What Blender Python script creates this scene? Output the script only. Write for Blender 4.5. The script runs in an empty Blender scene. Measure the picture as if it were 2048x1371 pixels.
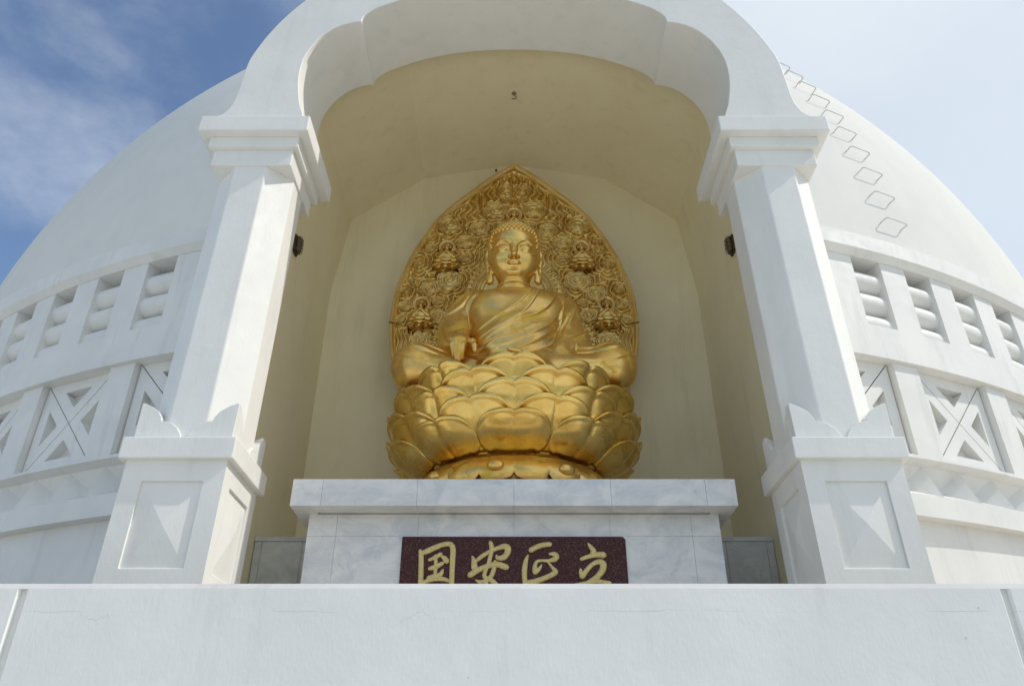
import bpy, bmesh, math, random
import numpy as np
from mathutils import Vector, Matrix
R_ = math.radians
scene = bpy.context.scene
COL = scene.collection
random.seed(7); rng = np.random.default_rng(7)

# ---------------------------------------------------------------- helpers
class MB:
    """collects shapes and links them as ONE mesh object"""
    def __init__(s): s.v = []; s.f = []; s.sm = []
    def add(s, verts, faces, smooth=False):
        o = len(s.v); s.v += [tuple(v) for v in verts]
        s.f += [tuple(i + o for i in f) for f in faces]; s.sm += [smooth] * len(faces); return s
    def box(s, x0, x1, y0, y1, z0, z1):
        return s.add([(x0,y0,z0),(x1,y0,z0),(x1,y1,z0),(x0,y1,z0),(x0,y0,z1),(x1,y0,z1),(x1,y1,z1),(x0,y1,z1)],
              [(0,3,2,1),(4,5,6,7),(0,1,5,4),(1,2,6,5),(2,3,7,6),(3,0,4,7)])
    def prism(s, poly, a0, a1, axis='y', smooth=False):
        """closed polygon (2-D) swept from a0 to a1 along an axis"""
        n = len(poly)
        def P(p, a):
            if axis == 'y': return (p[0], a, p[1])
            if axis == 'x': return (a, p[0], p[1])
            return (p[0], p[1], a)
        v = [P(p, a0) for p in poly] + [P(p, a1) for p in poly]
        f = [tuple(range(n)), tuple(range(2*n-1, n-1, -1))] + [(i, i+n, (i+1) % n+n, (i+1) % n) for i in range(n)]
        return s.add(v, f, smooth)
    def grid(s, pts, nu, nv, closeu=False, smooth=True, flip=False):
        f = []
        for j in range(nv-1):
            for i in range(nu if closeu else nu-1):
                a = j*nu+i; b = j*nu+(i+1) % nu
                q = (a, b, b+nu, a+nu)
                f.append(q[::-1] if flip else q)
        return s.add(pts, f, smooth)
    def lathe(s, prof, n=48, c=(0,0), smooth=True):
        pts = [(c[0]+r*math.cos(2*math.pi*k/n), c[1]+r*math.sin(2*math.pi*k/n), z) for r, z in prof for k in range(n)]
        return s.grid(pts, n, len(prof), True, smooth)
    def tube(s, path, r, n=8, caps=True, flat=1.0, up=None):
        path = [Vector(p) for p in path]; m = len(path)
        rs = r if isinstance(r, (list, tuple)) else [r]*m
        pts = []; prev = None
        for i, p in enumerate(path):
            t = (path[min(i+1, m-1)]-path[max(i-1, 0)]).normalized()
            if up is not None: a = Vector(up); a = (a-t*a.dot(t)).normalized()
            else:
                a = prev if prev is not None else Vector((0.13, 0.31, 0.94))
                a = a-t*a.dot(t)
                if a.length < 1e-4: a = Vector((1, 0, 0))-t*t.x
                a.normalize()
            prev = a; b = t.cross(a)
            for k in range(n):
                w = 2*math.pi*k/n
                pts.append(p+(a*math.cos(w)*flat+b*math.sin(w))*rs[i])
        o = len(s.v); s.grid(pts, n, m, True)
        if caps:
            s.f += [tuple(o+k for k in range(n))[::-1], tuple(o+(m-1)*n+k for k in range(n))]; s.sm += [False, False]
        return s
    def mesh(s, name, mat):
        me = bpy.data.meshes.new(name); me.from_pydata(s.v, [], s.f); me.update()
        me.polygons.foreach_set('use_smooth', s.sm)
        bm = bmesh.new(); bm.from_mesh(me); bmesh.ops.recalc_face_normals(bm, faces=bm.faces); bm.to_mesh(me); bm.free()
        me.materials.append(mat); return me
    def build(s, name, mat, parent=None, bevel=0, loc=None, sharp=None, recalc=True):
        me = s.mesh(name, mat); return link(name, me, parent, bevel, loc, sharp)

def link(name, me, parent=None, bevel=0, loc=None, sharp=None):
    if sharp: me.polygons.foreach_set('use_smooth', [True]*len(me.polygons)); me.set_sharp_from_angle(angle=R_(sharp))
    o = bpy.data.objects.new(name, me); COL.objects.link(o)
    if parent is not None: o.parent = parent
    if loc is not None: o.location = loc
    if bevel:
        m = o.modifiers.new('Bevel', 'BEVEL'); m.width = bevel; m.segments = 2; m.limit_method = 'ANGLE'; m.angle_limit = R_(35); m.harden_normals = False
    return o

def np_mesh(name, V, F, mat, smooth=True):
    V = np.ascontiguousarray(V, dtype=np.float32); F = np.ascontiguousarray(F, dtype=np.int32)
    me = bpy.data.meshes.new(name); me.vertices.add(len(V)); me.vertices.foreach_set('co', V.ravel())
    k = F.shape[1]; me.loops.add(F.size); me.loops.foreach_set('vertex_index', F.ravel())
    me.polygons.add(len(F)); me.polygons.foreach_set('loop_start', np.arange(0, F.size, k, dtype=np.int32))
    me.polygons.foreach_set('use_smooth', [smooth]*len(F)); me.update(calc_edges=True); me.validate()
    me.materials.append(mat); return me

def tag(o, label=None, cat=None, group=None, kind=None):
    if label: o['label'] = label
    if cat: o['category'] = cat
    if group: o['group'] = group
    if kind: o['kind'] = kind
    return o
def thing(name, loc, label, cat, group=None):
    o = bpy.data.objects.new(name, None); COL.objects.link(o); o.location = loc; o.empty_display_size = .2
    return tag(o, label, cat, group)
def sub(mb, loc):   # shift a builder's points into the local space of a thing standing at loc
    mb.v = [(x-loc[0], y-loc[1], z-loc[2]) for x, y, z in mb.v]; return mb

# ---------------------------------------------------------------- materials
class NT:
    def __init__(s, name):
        s.m = bpy.data.materials.new(name); s.m.use_nodes = True
        s.t = s.m.node_tree; s.b = s.t.nodes['Principled BSDF']; s.L = s.t.links.new
        g = s.n('ShaderNodeNewGeometry'); s.pos = g.outputs['Position']; s.geo = g
    def n(s, typ, **kw):
        nd = s.t.nodes.new(typ)
        for k, v in kw.items(): setattr(nd, k, v)
        return nd
    def put(s, sock, v):
        if hasattr(v, 'is_linked') or hasattr(v, 'links'): s.L(v, sock)
        else: sock.default_value = v
    def math(s, op, a, b=0.0, c=0.0):
        nd = s.n('ShaderNodeMath', operation=op)
        for i, q in enumerate((a, b, c)): s.put(nd.inputs[i], q)
        return nd.outputs[0]
    def map(s, scale=(1,1,1), vec=None, loc=(0,0,0), rot=(0,0,0)):
        nd = s.n('ShaderNodeMapping'); s.L(vec or s.pos, nd.inputs[0]); nd.inputs['Scale'].default_value = scale
        nd.inputs['Location'].default_value = loc; nd.inputs['Rotation'].default_value = rot; return nd.outputs[0]
    def noise(s, scale=5., detail=4., rough=.55, vec=None, dist=0., col=False):
        nd = s.n('ShaderNodeTexNoise'); s.L(vec or s.pos, nd.inputs['Vector'])
        nd.inputs['Scale'].default_value = scale; nd.inputs['Detail'].default_value = detail
        nd.inputs['Roughness'].default_value = rough; nd.inputs['Distortion'].default_value = dist
        return nd.outputs['Color' if col else 'Fac']
    def ramp(s, f, a, b, lo=0., hi=1.):
        nd = s.n('ShaderNodeMapRange', interpolation_type='SMOOTHSTEP'); s.put(nd.inputs[0], f)
        for i, q in zip((1, 2, 3, 4), (a, b, lo, hi)): nd.inputs[i].default_value = q
        return nd.outputs[0]
    def mix(s, f, a, b, mode='MIX'):
        nd = s.n('ShaderNodeMix', data_type='RGBA', blend_type=mode)
        s.put(nd.inputs[0], f)
        for i, q in ((6, a), (7, b)):
            s.put(nd.inputs[i], q if not isinstance(q, tuple) else (q+(1,))[:4])
        return nd.outputs[2]
    def xyz(s, vec=None):
        nd = s.n('ShaderNodeSeparateXYZ'); s.L(vec or s.pos, nd.inputs[0]); return nd.outputs
    def bump(s, h, strength=.3, dist=.01):
        nd = s.n('ShaderNodeBump'); nd.inputs['Strength'].default_value = strength; nd.inputs['Distance'].default_value = dist
        s.L(h, nd.inputs['Height']); s.L(nd.outputs[0], s.b.inputs['Normal'])
    def set(s, **kw):
        for k, v in kw.items(): s.put(s.b.inputs[k.replace('_', ' ')], v if not isinstance(v, tuple) else (v+(1,))[:4])
        return s

def m_plaster(name, col, col2, dirt=(.42,.42,.37), dirt_amt=.35, cracks=False, bump=.35, spec=.3, rough=(.5, .68)):
    t = NT(name)
    c = t.mix(t.ramp(t.noise(1.3, 5, .6), .3, .7), col, col2)
    st = t.noise(1., 5, .65, t.map((5., 5., .55)))
    c = t.mix(t.math('MULTIPLY', t.ramp(st, .52, .70), dirt_amt), c, dirt)
    sp = t.noise(23., 3, .7)
    c = t.mix(t.math('MULTIPLY', t.ramp(sp, .68, .8), dirt_amt*.7), c, dirt)
    if cracks:
        x, y, z = t.xyz()
        for z0, amp, sc, sd in ((.947, .05, 1.6, 0.), (.90, .3, 1.1, 3.1)):
            nn = t.noise(sc, 6, .7, t.map((1, 0, 0), loc=(sd, 0, 0)))
            d = t.math('ABSOLUTE', t.math('SUBTRACT', t.math('SUBTRACT', z, z0), t.math('MULTIPLY', t.math('SUBTRACT', nn, .5), amp*2)))
            line = t.ramp(d, .0006, .0028, 1., 0.)
            mk = t.ramp(t.noise(1.5, 2, .5, t.map((1, 0, 0), loc=(sd+5, 0, 0))), .47 if sd == 0. else .56, .60 if sd == 0. else .66)
            c = t.mix(t.math('MULTIPLY', t.math('MULTIPLY', line, mk), .38), c, (.30,.27,.22))
        # grey spots
        v = t.n('ShaderNodeTexVoronoi'); t.L(t.map((1.2, 1.2, 1.2)), v.inputs['Vector']); v.inputs['Scale'].default_value = 3.1
        dd = t.math('ADD', v.outputs['Distance'], t.math('MULTIPLY', t.noise(60, 2), .05))
        c = t.mix(t.math('MULTIPLY', t.ramp(dd, .045, .06, 1., 0.), .35), c, (.33,.3,.24))
    t.set(Base_Color=c, Roughness=t.ramp(t.noise(6.), .3, .7, *rough)); t.b.inputs['Specular IOR Level'].default_value = spec
    h = t.math('ADD', t.math('MULTIPLY', t.noise(55., 4, .6, t.map((1,1,.35))), .6), t.math('MULTIPLY', t.noise(7., 3, .5), 1.2))
    t.bump(h, bump, .006)
    return t.m
def m_marble(name, base, vein, dark=(.25,.26,.25), rnd=.12, rough=.3):
    t = NT(name)
    v = t.map((1, 1, 1.6), rot=(.3, .5, .7))
    w = t.noise(1.7, 9, .62, v, 1.4)
    ridge = t.math('ABSOLUTE', t.math('SUBTRACT', w, .5))
    c = t.mix(t.ramp(t.noise(2.2, 8, .68, v, .9), .36, .64), base, vein)
    c = t.mix(t.ramp(ridge, 0., .05, .22, 0.), c, (.84,.83,.80))
    c = t.mix(t.ramp(t.noise(3.3, 8, .7, t.map((1,1,1), loc=(4,1,2)), 1.2), .55, .75, 0., .6), c, dark)
    ri = t.geo.outputs['Random Per Island']
    c = t.mix(t.ramp(ri, 0, 1, 0, rnd), c, (.50,.51,.51))
    t.set(Base_Color=c, Roughness=rough); t.b.inputs['Specular IOR Level'].default_value = .4
    t.bump(t.noise(14., 5), .08, .006)
    return t.m
def m_gold(name, col=(.84,.60,.21), col2=(.72,.47,.13), rough=(.26,.42), wear=0., patina=0.):
    t = NT(name)
    n1 = t.noise(2.6, 5, .6)
    c = t.mix(t.ramp(n1, .35, .68), col, col2)
    leaf = t.n('ShaderNodeTexVoronoi', distance='CHEBYCHEV'); t.L(t.map((1,.3,1)), leaf.inputs['Vector']); leaf.inputs['Scale'].default_value = 9.
    sep = t.n('ShaderNodeSeparateColor'); t.L(leaf.outputs['Color'], sep.inputs[0])
    c = t.mix(t.math('MULTIPLY', sep.outputs[0], .16), c, (.93,.74,.36))
    r = t.math('ADD', t.ramp(t.noise(4., 4), .3, .7, rough[0], rough[1]), t.math('MULTIPLY', sep.outputs[1], .05))
    met = 1.0
    if wear:
        w1 = t.noise(3.1, 8, .7, t.map((1,.6,1.25)), .5); w2 = t.noise(2.1, 7, .7, t.map((1,.6,1), loc=(3,7,1)), .4)
        zb = t.ramp(t.xyz()[2], 5.52, 5.36); k1 = t.math('MULTIPLY', zb, t.ramp(w1, .545, .585, 0., .85)); k2 = t.math('MULTIPLY', zb, t.ramp(w2, .50, .66, 0., .6))
        c = t.mix(k2, c, (.50,.36,.19)); c = t.mix(k1, c, (.72,.45,.05))
        met = t.math('SUBTRACT', 1., t.math('MULTIPLY', k1, .75))
        r = t.math('ADD', r, t.math('ADD', t.math('MULTIPLY', k1, .15), t.math('MULTIPLY', k2, .12)))
        sp = t.math('MULTIPLY', zb, t.ramp(t.noise(38., 3, .6), .66, .72)); c = t.mix(t.math('MULTIPLY', sp, .6), c, (.30,.18,.05))
    if patina: c = t.mix(t.ramp(t.noise(5., 6, .65), .45, .75, 0., patina), c, (.42,.24,.07))
    t.set(Base_Color=c, Metallic=met, Roughness=r)
    t.bump(t.math('ADD', t.noise(9., 3), t.math('MULTIPLY', t.noise(70., 3), .25)), .10, .012)
    return t.m
def m_plain(name, col, rough=.5, metal=0., var=.15, sc=20.):
    t = NT(name); d = tuple(c*(1-var) for c in col)
    t.set(Base_Color=t.mix(t.ramp(t.noise(sc), .35, .65), col, d), Roughness=rough, Metallic=metal); return t.m

M = dict(
 white=m_plaster('white_paint', (.83,.82,.772), (.78,.77,.73), dirt=(.62,.60,.55), dirt_amt=.20),
 wall=m_plaster('parapet_paint', (.82,.805,.76), (.765,.755,.72), dirt=(.58,.565,.52), dirt_amt=.22, cracks=True),
 dome=m_plaster('dome_whitewash', (.765,.75,.705), (.735,.72,.68), dirt=(.60,.59,.55), dirt_amt=.12, bump=.10, spec=.04, rough=(.9, .95)),
 coping=m_plaster('coping_paint', (.68,.665,.64), (.62,.61,.59), dirt=(.45,.43,.38), dirt_amt=.3, bump=.2, spec=.05, rough=(.85, .95)),
 drum=m_plaster('drum_marble', (.80,.79,.755), (.73,.725,.70), dirt=(.58,.58,.54), dirt_amt=.35, bump=.12),
 cream=m_plaster('cream_paint', (.85,.77,.535), (.81,.73,.50), dirt=(.50,.42,.25), dirt_amt=.16, bump=.2),
 marble=m_marble('grey_marble', (.78,.77,.745), (.60,.61,.615), dark=(.36,.375,.37)),
 ledge=m_marble('dark_marble', (.68,.69,.68), (.47,.50,.51), rnd=.35),
 joint=m_plain('joint_grout', (.50,.49,.46), .9),
 gold=m_gold('statue_gold', (.85,.57,.175), (.76,.47,.12), (.25,.38), wear=1.),
 lotus=m_gold('lotus_gold', (.87,.615,.19), (.73,.455,.10), (.20,.31)),
 relief=m_gold('relief_gold', (.70,.475,.15), (.58,.365,.10), (.24,.34), patina=.35),
 rim=m_gold('rim_gold', (.82,.60,.25), (.70,.47,.17), (.34,.46), patina=.25),
 letter=m_plain('letter_gilding', (.74,.59,.25), .5, .25, .25, 60.),
 steel=m_plain('rung_steel', (.60,.58,.55), .5, .0),
 iron=m_plain('rusty_iron', (.10,.065,.04), .75, .3, .5, 50.),
 hook=m_plain('hook_metal', (.30,.25,.16), .6, .2),
 glass=m_plain('dusty_lamp_glass', (.16,.14,.09), .25, 0., .3, 30.),
 paving=m_plaster('terrace_paving', (.72,.71,.67), (.64,.63,.60), dirt_amt=.2),
 floor=m_plaster('porch_floor', (.60,.54,.45), (.54,.48,.39), dirt_amt=.3),
 ground=m_plain('grass_ground', (.055,.075,.03), .9, 0., .4, .05),
 dark=m_plain('crack_dark', (.03,.022,.012), .9),
)
def granite():
    t = NT('maroon_granite')
    v = t.n('ShaderNodeTexVoronoi'); t.L(t.pos, v.inputs['Vector']); v.inputs['Scale'].default_value = 130.
    sep = t.n('ShaderNodeSeparateColor'); t.L(v.outputs['Color'], sep.inputs[0])
    c = t.mix(sep.outputs[0], (.040,.014,.014), (.085,.030,.028)); c = t.mix(t.ramp(sep.outputs[1], .82, .9, 0, .6), c, (.16,.11,.10))
    t.set(Base_Color=c, Roughness=.55); t.b.inputs['Specular IOR Level'].default_value = .2; return t.m
M['granite'] = granite()

# ---------------------------------------------------------------- setting
def sheet(name, pts, mat):
    o = MB().add(pts, [tuple(range(len(pts)))]).build(name, mat); return tag(o, kind='structure')
circ = lambda r, z, n=96, c=(0,0): [(c[0]+r*math.cos(2*math.pi*k/n), c[1]+r*math.sin(2*math.pi*k/n), z) for k in range(n)]
sheet('ground', circ(4000, -1.62), M['ground'])
sheet('lower_terrace', circ(44, -1.60, c=(0, 20)), M['paving'])
sheet('upper_terrace', [(x, max(y, 4.84), z) for x, y, z in circ(20, .36, 128, (0, 22.05))], M['floor'])   # floor behind the parapet
FL = .36

# parapet in front, three panels under one coping
def parapet():
    L = (0, 4.6, -1.6)
    p = thing('parapet_wall', L, 'long plain white rendered parapet wall across the foreground below the niche', 'wall')
    for x0, x1 in ((-9, -2.853), (-2.815, 2.815), (2.853, 9)):
        c = .012; sub(MB().prism([(x0+c, 4.6), (x1-c, 4.6), (x1, 4.6+c), (x1, 4.86), (x0, 4.86), (x0, 4.6+c)], -1.6, 1.0725, 'z'), L).build('panel', M['wall'], p)
    sub(MB().box(-9, 9, 4.63, 4.83, -1.6, 1.074), L).build('core', M['wall'], p)
    sub(MB().prism([(4.600, 1.0722), (4.860, 1.0722), (4.83, 1.110), (4.632, 1.110)], -9, 9, 'x'), L).build('coping', M['coping'], p, .004)
parapet()

# ---- dome with its drum
DY, DR = 22.05, 14.25
def pagoda():
    L = (0, DY, FL)
    p = thing('domed_pagoda', L, 'huge white hemispherical pagoda dome on a carved round drum behind the niche', 'building')
    zc, Rs = 6.5-FL, 14.0
    # dome shell, open where the niche runs into it
    V = []; nu, nv = 600, 150
    th = np.linspace(0, 2*np.pi, nu, endpoint=False); el = np.linspace(np.radians(.8), np.pi/2*.998, nv)
    T, E = np.meshgrid(th, el); V = np.stack([Rs*np.sin(T)*np.cos(E), -Rs*np.cos(T)*np.cos(E), zc+Rs*np.sin(E)], -1).reshape(-1, 3)
    I, J = np.meshgrid(np.arange(nu), np.arange(nv-1)); a = J*nu+I; b = J*nu+(I+1) % nu
    F = np.stack([a, b, b+nu, a+nu], -1).reshape(-1, 4)
    c = V[F].mean(1); zz = c[:, 2]+FL
    hole = (c[:, 1] < 0) & np.where(zz > 6.62, c[:, 0]**2+(zz-6.62)**2 < 2.9**2, np.abs(c[:, 0]) < 2.86)
    link('dome', np_mesh('dome', V, F[~hole], M['dome']), p)
    def ring(prof, a0, a1, name, mat, step=.5):
        n = max(2, int((a1-a0)/step)+1); mb = MB(); k = len(prof); pts = []
        for i in range(n):
            a = R_(a0+(a1-a0)*i/(n-1))
            pts += [(r*math.sin(a), -r*math.cos(a), z-FL) for r, z in prof]
        mb.grid(pts, k, n, True); o = 0
        mb.add(pts[:k], [tuple(range(k))]); mb.add(pts[-k:], [tuple(range(k))[::-1]])
        return mb.build(name, mat, p, sharp=30)
    A0, A1 = 12.05, 180.
    for sgn in (-1, 1):
        def rg(prof, name, mat=M['drum']):
            a, b = (A0, A1) if sgn > 0 else (-A1, -A0); ring(prof, a, b, name, mat)
        rg([(13.2, .36), (14.13, .36), (14.13, 2.8), (13.2, 2.8)], 'lower_wall')
        rg([(13.2, 2.797), (14.27, 2.797), (14.27, 3.06), (13.2, 3.06)], 'lower_band')
        rg([(13.2, 3.5), (14.09, 3.497), (14.235, 3.535), (14.235, 3.574), (13.2, 3.574)], 'upper_ledge')
        rg([(13.2, 3.05), (13.9, 3.05), (13.9, 3.51), (13.2, 3.51)], 'back_wall')
        rg([(13.2, 3.57), (13.93, 3.57), (13.93, 4.85), (13.2, 4.85)], 'panel_wall')
        rg([(13.2, 4.845), (14.28, 4.845), (14.28, 5.11), (14.26, 5.125), (14.26, 5.345), (13.2, 5.345)], 'middle_band')
        rg([(13.2, 5.34), (13.72, 5.34), (13.72, 6.46), (13.2, 6.46)], 'frieze_wall')
        rg([(13.2, 6.455), (14.25, 6.455), (14.34, 6.54), (14.34, 6.79), (14.02, 6.93), (13.9, 6.93), (13.2, 6.93)], 'cornice')
    def arcbox(a, w, r0, r1, z0, z1, n=3):
        mb = MB(); pts = []
        for i in range(n):
            q = R_(a-w/2+w*i/(n-1))
            pts += [(r*math.sin(q), -r*math.cos(q), z-FL) for r, z in ((r0, z0), (r1, z0), (r1, z1), (r0, z1))]
        mb.grid(pts, 4, n, True, False); mb.add(pts[:4], [(0,1,2,3)]); mb.add(pts[-4:], [(3,2,1,0)]); return mb
    def copies(mesh, name, angs, bevel=0):
        for a in angs:
            o = link(name, mesh, p, bevel); o.rotation_euler = (0, 0, R_(a))
    A = [s*(17.93+3.72*k) for s in (-1, 1) for k in range(-1, 8)]
    copies(arcbox(0, 1.74, 13.6, 14.24, 5.343, 6.458).mesh('pilaster', M['drum']), 'pilaster', A, .012)
    # rolls between them: three stacked half-round bars per opening
    mb_r = []
    for zz in (6.155, 5.80, 5.445):
        mb = MB(); pts = []; n = 7
        prof = [(13.7, -.16), (14.06, -.16), (14.10, -.15)]+[(14.035+.165*math.cos(t), .165*math.sin(t)) for t in np.linspace(-1.0, 1.5, 14)]+[(13.7, .168)]
        for i in range(n):
            q = R_(-1.05+2.1*i/(n-1)); pts += [(r*math.sin(q), -r*math.cos(q), zz+z-FL) for r, z in prof]
        mb.grid(pts, len(prof), n, True); mb_r.append(mb.mesh('roll', M['drum']))
        me = mb_r[-1]; me.set_sharp_from_angle(angle=R_(40))
    for s in (-1, 1):
        for k in range(-1, 8):
            for me in mb_r:
                o = link('roll', me, p); o.rotation_euler = (0, 0, R_(s*(19.79+3.72*k)))
    B = [s*(20.6+6.6*k) for s in (-1, 1) for k in (-1, 0, 1, 2, 3)]
    copies(arcbox(0, 1.62, 13.85, 14.22, 3.572, 4.848).mesh('pier', M['drum']), 'pier', B, .012)
    # crossed panels: four plates, each pierced by a triangular pocket
    w, h, cz = .60, .64, 4.21
    def panel():
        mb = MB(); y0, yb = -14.115, -13.98; g = .010
        cs = [(-w, -h), (w, -h), (w, h), (-w, h)]
        for i in range(4):
            tri = [Vector(cs[i]), Vector(cs[(i+1) % 4]), Vector((0, 0))]
            cen = sum(tri, Vector((0, 0)))/3
            def inset(f, d):
                out = []
                for k in range(3):
                    a, b, c = tri[k-1], tri[k], tri[(k+1) % 3]
                    e1 = (b-a).normalized(); e2 = (c-b).normalized(); n1 = Vector((-e1.y, e1.x)); n2 = Vector((-e2.y, e2.x))
                    q = (n1+n2); out.append(b+q*(d/(1+n1.dot(n2))))
                return out
            o = inset(0, .007); m = inset(0, .155)
            P = lambda q, y: (q.x, y, q.y+cz-FL)
            v = [P(q, y0) for q in o]+[P(q, y0) for q in m]+[P(q, yb) for q in m]+[P(q, -13.9) for q in o]
            f = [(k, (k+1) % 3, 3+(k+1) % 3, 3+k) for k in range(3)]+[(3+k, 3+(k+1) % 3, 6+(k+1) % 3, 6+k) for k in range(3)]+[(6, 7, 8)]
            f += [(9+k, 9+(k+1) % 3, (k+1) % 3, k) for k in range(3)]
            mb.add(v, f)
        return mb
    copies(panel().mesh('cross_panel', M['drum']), 'cross_panel', [s*(23.9+6.6*k) for s in (-1, 1) for k in (-1, 0, 1, 2)])
    # hollow pyramids along the lower band
    s_ = R_(2.36)/2
    def pyr():
        P = lambda a, r, z: (r*math.sin(a), -r*math.cos(a), z-FL)
        v = [P(-s_, 14.272, 3.058), P(s_, 14.272, 3.058), P(s_, 14.09, 3.497), P(-s_, 14.09, 3.497), P(0, 13.93, 3.25)]
        return MB().add(v, [(0,1,4),(1,2,4),(2,3,4),(3,0,4)])
    copies(pyr().mesh('hollow_pyramid', M['drum']), 'hollow_pyramid', [s*(20.4-7.08+1.18+2.36*k) for s in (-1, 1) for k in range(14)])
    # rung ladder up the dome
    q = R_(24.25); Lp = Vector((13.97*math.sin(q), DY-13.97*math.cos(q), 7.5))
    t = thing('dome_ladder', Lp, 'curving flight of bent steel rungs set into the sunlit right side of the dome', 'ladder')
    for k in range(11):
        e = R_(4.4+2.3*k+rng.normal()*.05); mb = MB()
        def D(a, r): return Vector((r*math.sin(a)*math.cos(e), DY-r*math.cos(a)*math.cos(e), 6.5+r*math.sin(e)))-Lp
        a0, a1 = R_(23.42), R_(25.15); r1 = 14.135
        c = lambda a, b, r, f: D(a, r)*(1-f)+D(b, r)*f
        path = [D(a0, 13.95), D(a0, 14.09), D(a0, 14.115), c(a0, a1, 14.13, .06), c(a0, a1, r1, .12), c(a0, a1, r1, .5), c(a0, a1, r1, .88), c(a0, a1, 14.13, .94), D(a1, 14.115), D(a1, 14.09), D(a1, 13.95)]
        mb.tube(path, .0092, 8).build('rung', M['steel'], t)
pagoda()

# ---- arch, columns, niche
XC = 2.80
def column(sgn, label):
    L = (sgn*XC, 6.5, FL)
    p = thing('column', L, label, 'column', 'white columns carrying the arch')
    lean = lambda z: (z-2.5)*-.012*sgn       # the pair stands a touch closer at the top
    def part(mb, name, par, bevel=.01, mat='white', sharp=None):
        mb.v = [(x+lean(z+FL), y, z) for x, y, z in mb.v]; return mb.build(name, M[mat], par, bevel, sharp=sharp)
    Z = lambda z: z-FL
    # pedestal with a framed raised pyramid on three faces
    def ped():
        mb = MB(); hh = .42; z0, z1 = Z(FL), Z(2.465); py0, py1, px = Z(1.575), Z(2.283), .253
        mb.box(-.37, .37, -.37, .37, z0, z1)
        for k in range(4):
            c, s = round(math.cos(k*math.pi/2)), round(math.sin(k*math.pi/2))
            def P(x, d, z): return (x*c+d*s, x*s-d*c, z)
            o = [(-hh, z0), (hh, z0), (hh, z1), (-hh, z1)]; i = [(-px, py0), (px, py0), (px, py1), (-px, py1)]
            v = [P(x, hh, z) for x, z in o]+[P(x, hh, z) for x, z in i]+[P(x, hh-.022, z) for x, z in i]
            mb.add(v, [(a, (a+1) % 4, 4+(a+1) % 4, 4+a) for a in range(4)]+[(4+a, 4+(a+1) % 4, 8+(a+1) % 4, 8+a) for a in range(4)])
        return mb, (px, py0, py1, hh)
    mb, (px, py0, py1, hh) = ped(); pd = part(mb, 'pedestal', p, .006)
    for k in range(4):
        c, s = round(math.cos(k*math.pi/2)), round(math.sin(k*math.pi/2))
        P = lambda x, d, z: (x*c+d*s, x*s-d*c, z)
        m2 = MB().add([P(-px, hh-.0225, py0), P(px, hh-.0225, py0), P(px, hh-.0225, py1), P(-px, hh-.0225, py1), P(0, hh+.012, (py0+py1)/2)], [(0,1,4),(1,2,4),(2,3,4),(3,0,4)])
        part(m2, 'pyramid_panel', pd, 0)
    part(MB().box(-.475, .475, -.475, .475, Z(2.463), Z(2.655)), 'pedestal_cap', p)
    # scalloped leaf crests on the four corners
    lf = [(.415, 0), (.42, .335), (.40, .338), (.33, .305), (.265, .26), (.228, .205), (.222, .172), (.185, .168), (.125, .147), (.065, .10), (.032, .05), (.018, .0)]
    lf = [(x, Z(2.653)+z) for x, z in lf]
    for sx in (-1, 1):
        for sy in (-1, 1):
            mb = MB(); mb.prism([(sx*x, z) for x, z in lf], sy*.42, sy*.325, 'y')
            mb.prism([(sy*.3245, Z(2.653))]+[(sy*min(x, .3245), z) for x, z in lf[3:]], sx*.419, sx*.33, 'x'); part(mb, 'leaf_crest', p, .004)
    a = .4; b = a*math.tan(math.pi/8)
    oc = [(-b,-a),(b,-a),(a,-b),(a,b),(b,a),(-b,a),(-a,b),(-a,-b)]
    part(MB().prism(oc, Z(2.65), Z(5.77), 'z'), 'shaft', p, .012)
    cp = part(MB().box(-.58, .58, -.57, .58, Z(6.11), Z(6.325)), 'capital', p, .014)
    part(MB().box(-.475, .475, -.475, .475, Z(5.972), Z(6.112)), 'tier', cp)
    part(MB().box(-.42, .42, -.42, .42, Z(5.758), Z(5.974)), 'tier', cp)
column(-1, 'left octagonal white column, its inner faces blazing in the sun')
column(1, 'right octagonal white column, all its inner faces in shade')

outer = [(-3.258,6.32),(-3.258,6.45),(-3.20,6.49),(-3.147,6.56),(-3.105,6.68),(-3.085,6.80),(-3.074,7.0),(-3.066,7.12),(-3.04,7.39)]
outer += [(3.134*math.sin(R_(a)), 6.62+3.134*math.cos(R_(a))) for a in np.linspace(-70, 0, 50)]
inner = [(-2.295,6.32),(-2.309,6.489),(-2.367,6.663),(-2.42,6.942),(-2.437,7.17),(-2.415,7.43),(-2.33,7.67),(-2.215,7.845),(-2.085,7.965),(-1.93,8.035),(-1.824,8.051),
         (-1.818,8.11),(-1.782,8.185),(-1.665,8.30),(-1.513,8.39),(-1.338,8.475),(-1.14,8.555),(-.939,8.618),(-.72,8.667),(-.501,8.703),(-.25,8.727),(0,8.735)]
def catmull(pts, m=5):
    out = []
    P = [np.array(q, float) for q in pts]
    for i in range(len(P)-1):
        a, b, c, d = P[max(i-1, 0)], P[i], P[i+1], P[min(i+2, len(P)-1)]
        for k in range(m):
            t = k/m; out.append(.5*((2*b)+(-a+c)*t+(2*a-5*b+4*c-d)*t*t+(-a+3*b-3*c+d)*t**3))
    out.append(P[-1]); return np.array(out)
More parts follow.
